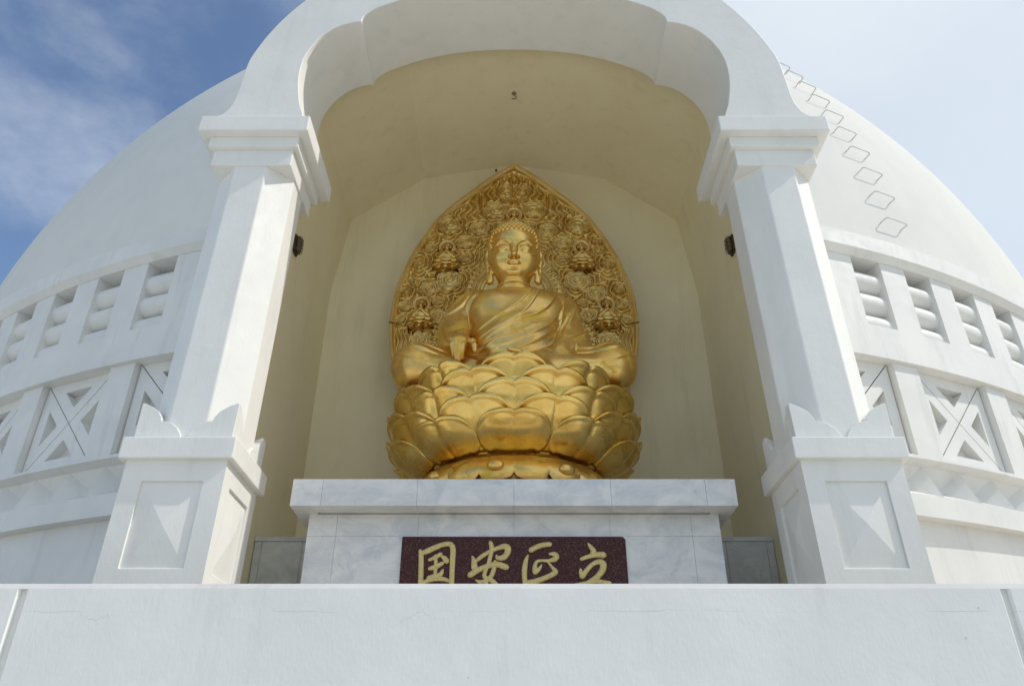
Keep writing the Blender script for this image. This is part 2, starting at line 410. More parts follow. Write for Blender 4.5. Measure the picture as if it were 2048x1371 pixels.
def arch():
    L = (0, 6.55, 6.325)
    inn = np.concatenate([catmull(inner[:11]), catmull(inner[10:])[1:]])
    def resample(c, n):
        d = np.r_[0, np.cumsum(np.linalg.norm(np.diff(c, axis=0), axis=1))]; s = np.linspace(0, d[-1], n)
        return np.stack([np.interp(s, d, c[:, 0]), np.interp(s, d, c[:, 1])], -1)
    out = resample(catmull(outer, 4), len(inn))
    full = lambda c: np.concatenate([c, c[-2::-1]*[-1, 1]])
    I, O = full(inn), full(out); n = len(I); f, b = 6.07, 7.03
    V = [(x, f, z) for x, z in O]+[(x, f, z) for x, z in I]+[(x, b, z) for x, z in I]+[(x, b, z) for x, z in O]
    F = []
    for i in range(n-1):
        F += [(i, i+1, n+i+1, n+i), (n+i, n+i+1, 2*n+i+1, 2*n+i), (2*n+i, 2*n+i+1, 3*n+i+1, 3*n+i), (3*n+i, 3*n+i+1, i+1, i)]
    F += [(0, n, 2*n, 3*n), (n-1, 4*n-1, 3*n-1, 2*n-1)]
    mb = sub(MB().add(V, F), L); mb.v = [(x, y, max(z, .0015)) for x, y, z in mb.v]
    o = mb.build('archway', M['white'], None, .012, L, 32)
    tag(o, 'broad white multifoil arch spanning the two columns above the seated statue', 'arch')
arch()
def niche():
    L = (0, 7.03, FL)
    p = thing('niche', L, 'deep cream painted niche with faceted vault sheltering the golden statue', 'niche')
    y0, y1 = 7.02, 9.5
    poly = [(-2.703, FL+.004), (-2.703, 6.45), (-2.535, 7.843), (-1.455, 8.703), (0, 8.996)]
    rp = [(-x, z) for x, z in poly[::-1][1:]]
    po = poly+rp
    nm = ['side_wall', 'side_wall', 'vault', 'vault', 'vault', 'vault', 'side_wall', 'side_wall']
    for names, idx in (('side_wall', (0, 1)), ('vault', (2, 3, 4, 5)), ('side_wall', (6, 7))):
        mb = MB()
        for i in idx:
            (xa, za), (xb, zb) = po[i], po[i+1]
            mb.add([(xa, y0, za), (xb, y0, zb), (xb, y1, zb), (xa, y1, za)], [(0,1,2,3)])
        sub(mb, L).build(names, M['cream'], p)
    sub(MB().add([(x, y1, z) for x, z in po], [tuple(range(len(po)))]), L).build('back_wall', M['cream'], p)
    # outer casing, white
    oc = [(-2.96, FL+.004), (-2.96, 7.3)]+[(3.05*math.sin(R_(a)), 6.62+3.05*math.cos(R_(a))) for a in np.linspace(-73, 73, 40)]+[(2.96, 7.3), (2.96, FL+.004)]
    mb = MB(); n = len(oc)
    y0 = 7.035
    mb.add([(x, y0, z) for x, z in oc]+[(x, 9.62, z) for x, z in oc], [(i, i+1, n+i+1, n+i) for i in range(n-1)]+[tuple(range(n, 2*n))])
    for s in (-1, 1): mb.add([(s*2.96, y0, FL+.004), (s*2.7035, y0, FL+.004), (s*2.7035, y0, 6.32), (s*2.96, y0, 6.32)], [(0,1,2,3)])
    sub(mb, L).build('casing', M['white'], p)
    for s in (-1, 1):
        a, b = sorted((s*2.701, s*2.957)); sub(MB().box(a, b, 6.885, 7.033, FL+.004, 6.318), L).build('sun_gap_filler', M['cream'], p)  # unseen filler, added to stop sun leaking between column and niche wall
niche()
# marble ledges either side of the plinth
for s, lab in ((-1, 'low marble ledge filling the niche floor left of the plinth'), (1, 'darker low marble ledge filling the niche floor right of the plinth')):
    L = (s*2.28, 8.3, FL); mb = MB()
    g = .0014
    for x0, x1 in ((1.78, 2.2), (2.2, 2.62), (2.62, 2.697)):
        xa, xb = sorted((s*x0, s*x1)); mb.box(xa+g, xb-g, 8.04, 8.3, FL+.008, 2.355)
    xa, xb = sorted((s*1.78, s*2.697)); mb.box(xa, xb, 8.035, 9.49, 2.358, 2.405); mb.box(xa, xb, 8.06, 9.48, FL+.01, 2.357)
    o = sub(mb, L).build('marble_ledge', M['ledge'], None, .004, L); tag(o, lab, 'ledge')
def plinth():
    L = (0, 6.75, FL)
    p = thing('marble_plinth', L, 'wide grey marble plinth with overhanging slab under the golden lotus', 'plinth')
    y1 = 9.25; g = .0009
    mb = MB(); xs = [-2.01, -1.735, -.875, 0, .875, 1.735, 2.01]
    for a, b in zip(xs, xs[1:]):
        mb.box(a+g, b-g, 6.75, 6.95, 2.303, 2.553)
    for s in (-1, 1):
        ys = [6.953, 7.7, 8.5, 9.25]
        for a, b in zip(ys, ys[1:]): x0, x1 = sorted((s*2.01, s*1.8)); mb.box(x0, x1, a+g, b-g, 2.303, 2.553)
    mb.box(-1.79, 1.79, 6.96, 9.25, 2.31, 2.5515)
    sub(mb, L).build('slab', M['marble'], p, .002)
    mb = MB(); xs = [-1.882, -1.62, -.875, 0, .875, 1.62, 1.882]
    for a, b in zip(xs, xs[1:]):
        mb.box(a+g, b-g, 6.985, 7.05, 2.095+g, 2.302)
        for z0, z1 in ((.37, 1.2), (1.2, 2.095)): mb.box(a+g, b-g, 6.985, 7.05, z0+g, z1-g)
    for s in (-1, 1):
        for a, b in ((7.052, 7.8), (7.8, 8.5), (8.5, 9.2)):
            for z0, z1 in ((.37, 1.2), (1.2, 2.095), (2.095, 2.302)):
                x0, x1 = sorted((s*1.882, s*1.83)); mb.box(x0, x1, a+g, b-g, z0+g, z1-g)
    sub(mb, L).build('cladding', M['marble'], p, .0015)
    sub(MB().box(-1.86, 1.86, 6.995, 9.2, .365, 2.301), L).build('core', M['joint'], p)
plinth()

# name plaque with four gilded characters
def plaque():
    L = (0, 6.95, 1.06)
    p = thing('name_plaque', L, 'maroon granite plaque with four raised gilt characters on the plinth front', 'plaque')
    c = .025; x0, x1, z0, z1 = -1.008, 1.004, 1.07, 2.083
    sub(MB().prism([(x0, z0), (x1, z0), (x1, z1-c), (x1-c, z1), (x0, z1)], 6.95, 6.983, 'y'), L).build('board', M['granite'], p, .004)
    sub(MB().box(x0-.016, x1+.016, 6.965, 6.984, 1.06, 2.098), L).build('border', M['marble'], p)
    # every stroke: centre line and widths, brush-like
    S = {0: [([(-.839,1.955),(-.827,1.90),(-.822,1.80),(-.818,1.66),(-.82,1.40)], [.018,.026,.027,.026,.024]),
             ([(-.835,1.925),(-.77,1.952),(-.70,1.985),(-.62,2.012),(-.565,2.008),(-.545,1.96),(-.546,1.87),(-.546,1.75),(-.546,1.62),(-.55,1.40)], [.02,.03,.028,.025,.027,.03,.028,.026,.026,.022]),
             ([(-.755,1.872),(-.70,1.893),(-.652,1.925)], [.014,.022,.02]), ([(-.700,1.91),(-.692,1.82),(-.697,1.735)], [.016,.02,.016]),
             ([(-.745,1.795),(-.69,1.812),(-.635,1.842)], [.02,.026,.02]), ([(-.752,1.712),(-.70,1.722),(-.65,1.742),(-.628,1.785)], [.024,.032,.026,.012]),
             ([(-.648,1.905),(-.617,1.885),(-.598,1.86)], [.012,.026,.03]), ([(-.80,1.672),(-.72,1.70),(-.64,1.706),(-.56,1.685)], [.02,.022,.024,.014]), ([(-.81,1.42),(-.68,1.44),(-.55,1.43)], [.02,.024,.02])],
         1: [([(-.212,2.03),(-.20,1.98),(-.205,1.93),(-.228,1.83)], [.02,.026,.022,.02]), ([(-.372,1.905),(-.355,1.86),(-.35,1.80)], [.008,.028,.034]),
             ([(-.348,1.852),(-.29,1.90),(-.22,1.945),(-.14,1.978),(-.085,1.992),(-.055,1.975),(-.062,1.93),(-.095,1.893),(-.143,1.89),(-.158,1.915)], [.016,.022,.02,.022,.03,.034,.032,.03,.024,.008]),
             ([(-.388,1.738),(-.32,1.78),(-.23,1.818),(-.15,1.832),(-.065,1.806)], [.03,.028,.026,.03,.03]),
             ([(-.226,1.845),(-.25,1.78),(-.262,1.735),(-.24,1.71),(-.19,1.688),(-.15,1.655)], [.018,.02,.022,.022,.024,.018]),
             ([(-.168,1.86),(-.178,1.79),(-.20,1.73),(-.245,1.69),(-.30,1.68),(-.338,1.698)], [.016,.024,.024,.022,.018,.006]), ([(-.24,1.67),(-.30,1.60),(-.37,1.54)], [.02,.02,.008])],
         2: [([(.15,1.958),(.20,1.985),(.26,2.005),(.325,2.012)], [.028,.026,.026,.024]), ([(.125,1.915),(.105,1.86),(.093,1.79),(.093,1.71),(.10,1.66)], [.008,.024,.028,.026,.026]),
             ([(.186,1.772),(.186,1.82),(.205,1.858),(.25,1.866),(.31,1.864),(.36,1.878),(.376,1.90),(.362,1.922),(.318,1.926)], [.03,.022,.016,.014,.018,.028,.032,.026,.012]),
             ([(.186,1.765),(.22,1.79),(.246,1.83)], [.03,.02,.006]), ([(.296,1.86),(.335,1.81),(.366,1.768),(.335,1.742),(.26,1.708),(.18,1.682),(.10,1.668)], [.008,.014,.028,.026,.026,.028,.026])],
         3: [([(.665,2.02),(.69,1.985),(.71,1.95),(.695,1.92)], [.008,.022,.03,.024]), ([(.597,1.878),(.66,1.90),(.73,1.917),(.80,1.915)], [.018,.022,.028,.034]),
             ([(.588,1.79),(.59,1.755),(.603,1.727)], [.012,.022,.03]), ([(.603,1.73),(.65,1.79),(.70,1.835),(.755,1.855),(.788,1.835),(.785,1.79),(.745,1.735),(.69,1.695),(.62,1.665)], [.028,.024,.022,.028,.036,.034,.03,.026,.014]),
             ([(.52,1.655),(.62,1.668),(.72,1.685),(.84,1.668)], [.01,.018,.022,.02])]}
    for k, strokes in S.items():
        mb = MB()
        for pts, ws in strokes:
            c = catmull(pts, 5); d = np.interp(np.linspace(0, len(ws)-1, len(c)), range(len(ws)), ws)
            c = np.vstack([c[:1]+(c[0]-c[1])/np.linalg.norm(c[0]-c[1])*d[0]*.7, c, c[-1:]+(c[-1]-c[-2])/np.linalg.norm(c[-1]-c[-2])*d[-1]*.7])
            d = np.r_[d[0]*.45, d, d[-1]*.45]
            mb.tube([(x, 6.949, z) for x, z in c], [float(q)*.92 for q in d], 10, True, .62, (0, 1, 0))
        sub(mb, L).build('character', M['letter'], p)
plaque()

# bulkhead lamps on the niche side walls
def lamp(s, label):
    L = (s*2.703, 7.68, 5.94)
    p = thing('wall_lamp', L, label, 'lamp', 'caged bulkhead lamps on the niche walls')
    q = -s
    def bx(x0, x1, hy, hz): a, b = sorted((q*x0, q*x1)); return MB().box(a, b, -hy, hy, -hz, hz)
    bx(-.005, .05, .14, .23).build('housing', M['iron'], p, .02)
    bx(.05, .13, .105, .195).build('glass', M['glass'], p, .035)
    mb = MB()
    for y in (-.07, 0, .07):
        mb.tube([(q*.045, y, -.215), (q*.15, y, -.20), (q*.16, y, 0), (q*.15, y, .20), (q*.045, y, .215)], .006, 6)
    for z in (-.10, .02, .13):
        mb.tube([(q*.045, -.125, z), (q*.145, -.11, z), (q*.165, 0, z), (q*.145, .11, z), (q*.045, .125, z)], .006, 6)
    mb.tube([(q*.16, 0, -.1), (q*.21, -.02, -.12)], .005, 6)
    mb.build('cage', M['iron'], p)
    MB().tube([(q*.04, -.08, -.24), (q*.04, -.08, -.27)], .03, 10).build('gland', M['iron'], p); p.scale = (.54, .54, .54)
lamp(-1, 'rusty caged bulkhead lamp on the niche wall beside the sunlit left column')
lamp(1, 'rusty caged bulkhead lamp on the niche wall beside the shaded right column')
L = (0, 8.0, 8.994); mb = MB().lathe([(0, .01), (.035, .01), (.035, -.012), (.012, -.02), (0, -.02)], 16)
mb.tube([(0, 0, -.015), (.0, 0, -.05), (.03, 0, -.075), (.035, 0, -.11), (0, 0, -.13), (-.03, 0, -.11)], .009, 8)
tag(mb.build('ceiling_hook', M['hook'], None, 0, L), 'small iron hook hanging from the ridge of the cream vault', 'hook')
L = (-.29, 9.495, 8.86); mb = MB().box(-.018, .018, -.02, .004, -.010, .010); mb.tube([(0, -.03, 0), (0, -.05, 0)], .008, 8)
tag(mb.build('wall_bracket', M['iron'], None, .004, L), 'tiny dark bracket on the cream back wall left of the halo tip', 'bracket')

# ---------------------------------------------------------------- solid modelling on a grid (for the statue)
class Field:
    def __init__(s, lo, hi, h):
        s.lo = np.array(lo, float); s.h = h; s.n = np.ceil((np.array(hi)-lo)/h).astype(int)+1
        s.A = np.full(s.n, 1., np.float32)
        s.ax = [(s.lo[i]+h*np.arange(s.n[i])).astype(np.float32) for i in range(3)]
    def op(s, fn, lo, hi, k=.02, mode='u'):
        pad = k+3*s.h
        a = np.clip(np.floor((np.array(lo)-pad-s.lo)/s.h).astype(int), 0, s.n); b = np.clip(np.ceil((np.array(hi)+pad-s.lo)/s.h).astype(int)+1, 0, s.n)
        if (b <= a).any(): return
        sl = tuple(slice(i, j) for i, j in zip(a, b))
        X, Y, Z = s.ax[0][sl[0]][:, None, None], s.ax[1][sl[1]][None, :, None], s.ax[2][sl[2]][None, None, :]
        d = fn(X, Y, Z); A = s.A[sl]
        if mode == 'u':
            hh = np.maximum(k-np.abs(A-d), 0); s.A[sl] = np.minimum(A, d)-hh*hh/(4*k)
        else:
            hh = np.maximum(k-np.abs(A+d), 0); s.A[sl] = np.maximum(A, -d)+hh*hh/(4*k)
    def ell(s, c, r, k=.02, rot=None, mode='u'):
        c = np.array(c, float); r = np.array(r, float)
        Rm = np.eye(3) if rot is None else np.array(rot)
        e = np.sqrt(((Rm*r)**2).sum(1)) if rot is not None else r
        def f(X, Y, Z):
            x, y, z = X-c[0], Y-c[1], Z-c[2]
            if rot is not None: x, y, z = [Rm[0, i]*x+Rm[1, i]*y+Rm[2, i]*z for i in range(3)]
            k0 = np.sqrt((x/r[0])**2+(y/r[1])**2+(z/r[2])**2); k1 = np.sqrt((x/r[0]**2)**2+(y/r[1]**2)**2+(z/r[2]**2)**2)
            return k0*(k0-1)/np.maximum(k1, 1e-6)
        s.op(f, c-e, c+e, k, mode)
    def cap(s, a, b, ra, rb=None, k=.02, mode='u'):
        a = np.array(a, float); b = np.array(b, float); rb = ra if rb is None else rb
        def f(X, Y, Z):
            ab = b-a; t = ((X-a[0])*ab[0]+(Y-a[1])*ab[1]+(Z-a[2])*ab[2])/max((ab@ab), 1e-9)
            t = np.clip(t, 0, 1)
            return np.sqrt((X-a[0]-t*ab[0])**2+(Y-a[1]-t*ab[1])**2+(Z-a[2]-t*ab[2])**2)-(ra+(rb-ra)*t)
        m = max(ra, rb); s.op(f, np.minimum(a, b)-m, np.maximum(a, b)+m, k, mode)
    def chain(s, pts, rs, k=.02, mode='u'):
        for i in range(len(pts)-1):
            rr = rs if not isinstance(rs, (list, tuple, np.ndarray)) else rs[i]; r2 = rs if not isinstance(rs, (list, tuple, np.ndarray)) else rs[i+1]
            s.cap(pts[i], pts[i+1], rr, r2, k, mode)
    def torus(s, c, R, r, k=.02, sy=1., mode='u'):
        c = np.array(c, float)
        def f(X, Y, Z):
            q = np.sqrt((X-c[0])**2+((Y-c[1])/sy)**2)-R
            return np.sqrt(q*q+(Z-c[2])**2)-r
        e = np.array([R+r, (R+r)*max(sy, 1), r]); s.op(f, c-e, c+e, k, mode)
    def mesh(s, smooth=2):
        """naive surface nets"""
        A = s.A; ins = A < 0; n = s.n
        c = sum(ins[i:n[0]-1+i, j:n[1]-1+j, k:n[2]-1+k].astype(np.int8) for i in (0, 1) for j in (0, 1) for k in (0, 1))
        cells = np.argwhere((c > 0) & (c < 8)); idx = np.full(np.array(n)-1, -1, np.int32); idx[tuple(cells.T)] = np.arange(len(cells))
        P = np.zeros((len(cells), 3)); W = np.zeros(len(cells)); x, y, z = cells.T
        corner = [(i, j, k) for i in (0, 1) for j in (0, 1) for k in (0, 1)]
        val = {q: A[x+q[0], y+q[1], z+q[2]] for q in corner}
        for p in corner:
            for ax in range(3):
                if p[ax]: continue
                q = tuple(p[i]+(i == ax) for i in range(3)); a, b = val[p], val[q]; m = (a < 0) != (b < 0)
                t = np.where(m, a/np.where(m, a-b, 1), 0)
                for i in range(3): P[:, i] += np.where(m, p[i]+(t if i == ax else 0), 0)
                W += m
        V = s.lo+(cells+P/W[:, None])*s.h
        F = []
        for ax in range(3):
            u, v = [(1, 2), (2, 0), (0, 1)][ax]
            a = [slice(None)]*3; b = [slice(None)]*3; a[ax] = slice(0, -1); b[ax] = slice(1, None)
            for i in (u, v): a[i] = b[i] = slice(1, -1)
            d = ins[tuple(a)].astype(np.int8)-ins[tuple(b)]
            E = np.argwhere(d != 0); sg = d[tuple(E.T)]; E[:, u] += 1; E[:, v] += 1
            def I(du, dv):
                q = E.copy(); q[:, u] -= du; q[:, v] -= dv; return idx[tuple(q.T)]
            Q = np.stack([I(1, 1), I(0, 1), I(0, 0), I(1, 0)], 1); Q[sg < 0] = Q[sg < 0][:, ::-1]; F.append(Q)
        F = np.concatenate(F)
        for _ in range(smooth): V = relax(V, F, .5)
        return V, F
def relax(V, F, w):
    S = np.zeros_like(V); N = np.zeros(len(V))
    for a, b in ((0, 1), (1, 2), (2, 3), (3, 0)):
        for p, q in ((a, b), (b, a)):
            for i in range(3): S[:, i] += np.bincount(F[:, p], V[F[:, q], i], len(V))
            N += np.bincount(F[:, p], minlength=len(V))
    return V*(1-w)+w*S/np.maximum(N, 1)[:, None]
def normals(V, F):
    n = np.cross(V[F[:, 2]]-V[F[:, 0]], V[F[:, 3]]-V[F[:, 1]]); N = np.zeros_like(V)
    for k in range(4):
        for i in range(3): N[:, i] += np.bincount(F[:, k], n[:, i], len(V))
    return N/np.maximum(np.linalg.norm(N, axis=1), 1e-9)[:, None]
def polydist(px, pz, L):
    """distance, side and arc position (0..1) to a 2-D polyline"""
    L = catmull(L, 6); best = np.full(px.shape, 9.); side = np.zeros(px.shape); pos = np.zeros(px.shape); n = len(L)-1
    for i in range(n):
        a, b = L[i], L[i+1]; d = b-a; t = np.clip(((px-a[0])*d[0]+(pz-a[1])*d[1])/(d@d), 0, 1)
        ex, ez = px-a[0]-t*d[0], pz-a[1]-t*d[1]; q = np.hypot(ex, ez); m = q < best
        best = np.where(m, q, best); side = np.where(m, np.sign(d[0]*(pz-a[1])-d[1]*(px-a[0])), side); pos = np.where(m, (i+t)/n, pos)
    return best, side, pos
sstep = lambda a, b, x: (lambda t: t*t*(3-2*t))(np.clip((x-a)/(b-a), 0, 1))

# ---------------------------------------------------------------- the seated figure
HC = np.array([0, 8.0, 6.085]); HT = R_(12)
def hp(x, f, u):   # head-local (side, forward, up) to the world
    return np.array([x, HC[1]-f*math.cos(HT)-u*math.sin(HT), HC[2]-f*math.sin(HT)+u*math.cos(HT)])
HR = np.array([[1, 0, 0], [0, -math.cos(HT), -math.sin(HT)], [0, -math.sin(HT), math.cos(HT)]])
def statue():
    L = (0, 8.15, 4.0)
    root = thing('buddha_statue', L, 'large gilded seated Buddha with lowered eyes, one hand reaching down over the shin', 'statue')
    f = Field((-1.5, 7.05, 3.85), (1.5, 8.9, 6.75), .0085)
    E, C = f.ell, f.cap
    # torso
    E((0, 8.12, 4.45), (.60, .50, .55), .02); E((0, 8.08, 5.0), (.60, .44, .48), .25); E((-.24, 7.88, 5.08), (.27, .20, .24), .22); E((.24, 7.88, 5.08), (.27, .20, .24), .22)
    E((0, 7.83, 4.58), (.42, .26, .34), .25)
    C((-.53, 8.14, 5.265), (.53, 8.14, 5.265), .225, k=.16)
    C((-.30, 8.16, 5.42), (.30, 8.16, 5.42), .10, k=.2)
    # arms under the robe
    for s in (-1, 1):
        C((s*.56, 8.12, 5.20), (s*.68, 8.02, 4.66), .225, .205, .06)
    C((.68, 8.0, 4.70), (.52, 7.74, 4.34), .21, .18, .06); C((.52, 7.74, 4.34), (.20, 7.52, 4.20), .17, .12, .06)
    C((.74, 7.95, 4.60), (.70, 7.85, 4.38), .16, .2, .08)
    C((-.70, 8.02, 4.70), (-.735, 7.96, 4.42), .20, .14, .08)
    # legs
    for s in (-1, 1):
        C((s*.35, 8.2, 4.32), (s*1.10, 7.86, 4.30), .30, .275, .10); E((s*1.13, 7.83, 4.29), (.275, .27, .27), .08)
        C((s*1.10, 7.80, 4.22), (-s*.25, 7.45, 4.04), .22, .15, .08)
    E((0, 8.2, 4.08), (.95, .6, .2), .12)
    # bare right forearm and hand pointing down over the shin
    W = (-.622, 7.60, 4.545)
    C((-.70, 7.85, 4.83), W, .170, .105, .012)
    C((-.56, 8.12, 5.20), (-.705, 7.94, 4.83), .225, .205, .03)                    # sleeve
    E((-.620, 7.50, 4.475), (.128, .135, .066), .05, rot=[[1, 0, 0], [0, .82, -.57], [0, .57, .82]])
    for i, (x, x2, l) in enumerate(((-.697, -.668, .22), (-.647, -.635, .27), (-.598, -.601, .28), (-.552, -.569, .25))):
        k = np.array([x, 7.405+.010*abs(i-1.4), 4.425-.008*abs(i-1.4)]); m = np.array([x*.5+x2*.5, 7.375, 4.425-.36*l]); e = np.array([x2, 7.39, 4.425-.70*l]); g = np.array([x2, 7.415, 4.425-.93*l])
        f.chain([np.array([x*.9-.062, 7.50, 4.485]), k], [.034, .037], .03); f.chain([k, m, e, g], [.035, .030, .027, .020], .006)
    f.chain([(-.545, 7.56, 4.49), (-.475, 7.48, 4.435), (-.440, 7.43, 4.36), (-.432, 7.42, 4.29)], [.05, .044, .036, .027], .015)
    # left hand resting in the lap
    E((.10, 7.42, 4.17), (.19, .13, .06), .03)
    for i in range(4):
        y = 7.33+.055*i; l = (.20, .26, .27, .22)[i]
        f.chain([(.0, y, 4.18), (-.5*l, y-.005, 4.195), (-l, y, 4.19)], [.034, .030, .022], .01)
    f.chain([(.14, 7.50, 4.22), (.05, 7.46, 4.30), (-.06, 7.42, 4.31)], [.045, .036, .024], .02)
    # neck with its three folds
    C((0, 8.16, 5.36), (0, 8.10, 5.72), .225, .19, .06)
    for z, r in ((5.45, .236), (5.515, .226), (5.575, .214)): f.torus((0, 8.125-(z-5.5)*.25, z), r-.014, .022, .018, 1.)
    # head
    H = lambda c, r, k=.03, mode='u': f.ell(hp(*c), r, k, HR, mode)
    def hc(a, b, ra, rb, k=.02, mode='u'): f.cap(hp(*a), hp(*b), ra, rb, k, mode)
    H((0, -.03, .10), (.292, .315, .285)); H((0, .02, -.06), (.288, .275, .30), .08); H((0, .045, -.22), (.278, .237, .215), .10)
    H((0, .10, -.33), (.19, .15, .115), .09)
    for s in (-1, 1): H((s*.152, .13, -.20), (.125, .12, .14), .08)
    H((0, .15, .09), (.20, .13, .13), .10)
    H((0, .212, -.365), (.085, .05, .05), .05)                                    # chin
    for s in (-1, 1):
        H((s*.122, .330, -.045), (.084, .058, .052), .045, 's')                   # eye sockets
        H((s*.120, .246, -.085), (.094, .056, .066), .016)                        # lids
        br = [(s*(.040+.205*t), .300-.075*t*t-.02*t, -.062+.098*math.sin(math.pi*(.08+.86*t))**.9) for t in np.linspace(0, 1, 9)]
        f.chain([hp(*q) for q in br], [.008, .011, .013, .014, .013, .012, .011, .009, .007], .012)     # brow arc
        ey = [(s*(.040+.160*t), .297-.055*t*t-.012*t, -.100-.012*math.sin(math.pi*t)+.010*t) for t in np.linspace(0, 1, 9)]
        f.chain([hp(*q) for q in ey], [.005, .006, .0075, .008, .008, .008, .007, .006, .005], .006, 's')  # closed slit
        hc((s*.026, .30, -.05), (s*.022, .330, -.14), .016, .020, .025)
        H((s*.046, .320, -.210), (.031, .040, .026), .014)                        # nostril wings
        H((s*.027, .345, -.234), (.014, .024, .012), .008, 's')
    hc((0, .286, -.03), (0, .360, -.185), .020, .029, .028); H((0, .370, -.200), (.034, .031, .029), .02)
    hc((0, .318, -.225), (0, .306, -.25), .010, .012, .02)
    up = [(-.092, .268, -.287), (-.055, .298, -.268), (-.020, .316, -.258), (0, .315, -.263), (.020, .316, -.258), (.055, .298, -.268), (.092, .268, -.287)]
    f.chain([hp(*q) for q in up], [.006, .013, .017, .015, .017, .013, .006], .008)
    lo = [(-.078, .281, -.288), (-.040, .304, -.296), (0, .311, -.298), (.040, .304, -.296), (.078, .281, -.288)]
    f.chain([hp(*q) for q in lo], [.006, .017, .022, .017, .006], .008)
    ml = [(-.094, .280, -.288), (-.05, .320, -.286), (0, .332, -.285), (.05, .320, -.286), (.094, .280, -.288)]
    H((0, .285, -.350), (.080, .030, .013), .025, 's')
    for s in (-1, 1):                                                             # long ears
        f.chain([hp(s*.290, .02, .06), hp(s*.328, -.03, .05), hp(s*.345, -.06, -.03), hp(s*.342, -.03, -.14), hp(s*.330, .01, -.27), hp(s*.318, .03, -.38), hp(s*.308, .04, -.43)], [.025, .030, .030, .028, .026, .040, .046], .02)
        f.chain([hp(s*.285, .03, -.06), hp(s*.292, .05, -.18), hp(s*.286, .065, -.30), hp(s*.290, .06, -.42)], [.022, .022, .022, .034], .02)
        H((s*.308, -.005, -.09), (.022, .05, .12), .02)
    H((0, -.07, .235), (.232, .225, .18), .10)                                      # ushnisha
    V, F = f.mesh(2)
    # ---- cloth folds pressed into the robe
    Nn = normals(V, F); d = np.zeros(len(V)); x, y, z = V.T
    body = (z < 5.5) & (Nn[:, 1] < .25)
    front = sstep(8.25, 8.0, y)
    def fold(Lp, amp, w, cut, s0, xm=None, taper=True):
        q, sd, t = polydist(x, z, Lp); sd = sd*s0
        prof = np.where(sd > 0, np.exp(-(q/w)**1.3), np.exp(-(q/cut)**2))
        tp = np.sin(np.pi*np.clip(t*.86+.10, 0, 1))**.6 if taper else 1.
        m = body if xm is None else body & xm(x, z)
        return np.where(m, amp*prof*tp*front, 0)
    F1 = [(.28,5.47),(.223,5.30),(.111,5.108),(-.055,4.944),(-.218,4.831),(-.42,4.70)]
    F2 = [(.40,5.46),(.307,5.276),(.193,5.026),(.041,4.831),(-.162,4.696),(-.40,4.58)]
    F3 = [(.52,5.46),(.49,5.276),(.41,5.059),(.246,4.879),(.054,4.78),(-.162,4.66),(-.36,4.50)]
    F4 = [(.62,5.44),(.60,5.28),(.539,5.108),(.462,4.896),(.324,4.688),(.134,4.562),(-.12,4.46)]
    F5 = [(.50,4.86),(.44,4.72),(.323,4.58),(.173,4.469),(.0,4.40)]
    F6 = [(.369,4.80),(.108,4.64),(-.161,4.56),(-.427,4.44)]
    S0 = [(.69,5.44),(.64,5.30),(.575,5.143),(.535,4.895),(.47,4.45)]
    S1 = [(.78,5.30),(.70,5.05),(.62,4.80),(.53,4.45)]
    S2 = [(.86,5.15),(.87,4.90),(.78,4.70),(.56,4.50)]
    S3 = [(.84,4.85),(.80,4.66),(.66,4.45)]
    R1 = [(-.40,5.50),(-.44,5.309),(-.53,5.142),(-.565,4.993),(-.57,4.847),(-.53,4.60)]
    R2 = [(-.478,5.47),(-.619,5.16),(-.80,4.99),(-.90,4.90)]
    R3 = [(-.60,5.42),(-.74,5.20),(-.84,5.10)]
    for Lp, a, w, c in ((F1, .024, .09, .010), (F2, .022, .08, .010), (F3, .030, .09, .011), (F4, .034, .10, .012), (F5, .032, .08, .014), (F6, .024, .07, .012)):
        d += fold(Lp, a, w, c, -1 if Lp is not F5 else -1, lambda x, z: x < .66)
    d += np.where(body & (x < .64), .012*sstep(.02, .0, -polydist(x, z, F1)[0]*polydist(x, z, F1)[1]*-1)*front*0, 0)
    for Lp, a, w, c in ((S0, .045, .10, .018), (S1, .026, .07, .022), (S2, .026, .08, .02), (S3, .02, .06, .02)): d += fold(Lp, a, w, c, 1, lambda x, z: x > .40)
    d += fold(R1, .040, .09, .016, -1, lambda x, z: x < -.3) + fold(R2, .024, .07, .016, -1, lambda x, z: x < -.4) + fold(R3, .014, .06, .016, -1, lambda x, z: x < -.4)
    for s, LL in ((-1, ([(-1.28,4.52),(-1.02,4.42),(-.78,4.33)], [(-1.18,4.58),(-.95,4.50),(-.72,4.44)], [(-1.36,4.40),(-1.1,4.26),(-.85,4.18)])),
                  (1, ([(1.30,4.50),(1.05,4.42),(.62,4.36)], [(1.18,4.57),(.95,4.50),(.55,4.44)], [(1.36,4.38),(1.1,4.26),(.8,4.20)]))):
        for Lp in LL: d += fold(Lp, .020, .07, .016, s*-1, lambda x, z: (z < 4.62) & (np.abs(x) > .7))
    # broad, soft undulation of the beaten metal
    d += .0025*np.sin(x*13+z*5)*np.cos(z*11-x*3)*body
    V = V+Nn*d[:, None]; V = relax(V, F, .15)
    me = np_mesh('body', V-L, F, M['gold']); link('body', me, root)
    # rows of snail-shell curls
    mb = MB(); pts = []
    import itertools
    ico = bmesh.new(); bmesh.ops.create_icosphere(ico, subdivisions=2, radius=1.); iv = [v.co.copy() for v in ico.verts]; ifc = [tuple(v.index for v in q.verts) for q in ico.faces]; ico.free()
    def skull(a, e):   # hair surface in head space
        c = Vector((math.sin(a)*math.cos(e), math.cos(a)*math.cos(e), math.sin(e)))
        q = 1/math.sqrt((c.x/.314)**2+(c.y/.322)**2+(c.z/.298)**2); p = c*q+Vector((0, -.03, .09)); return p, c
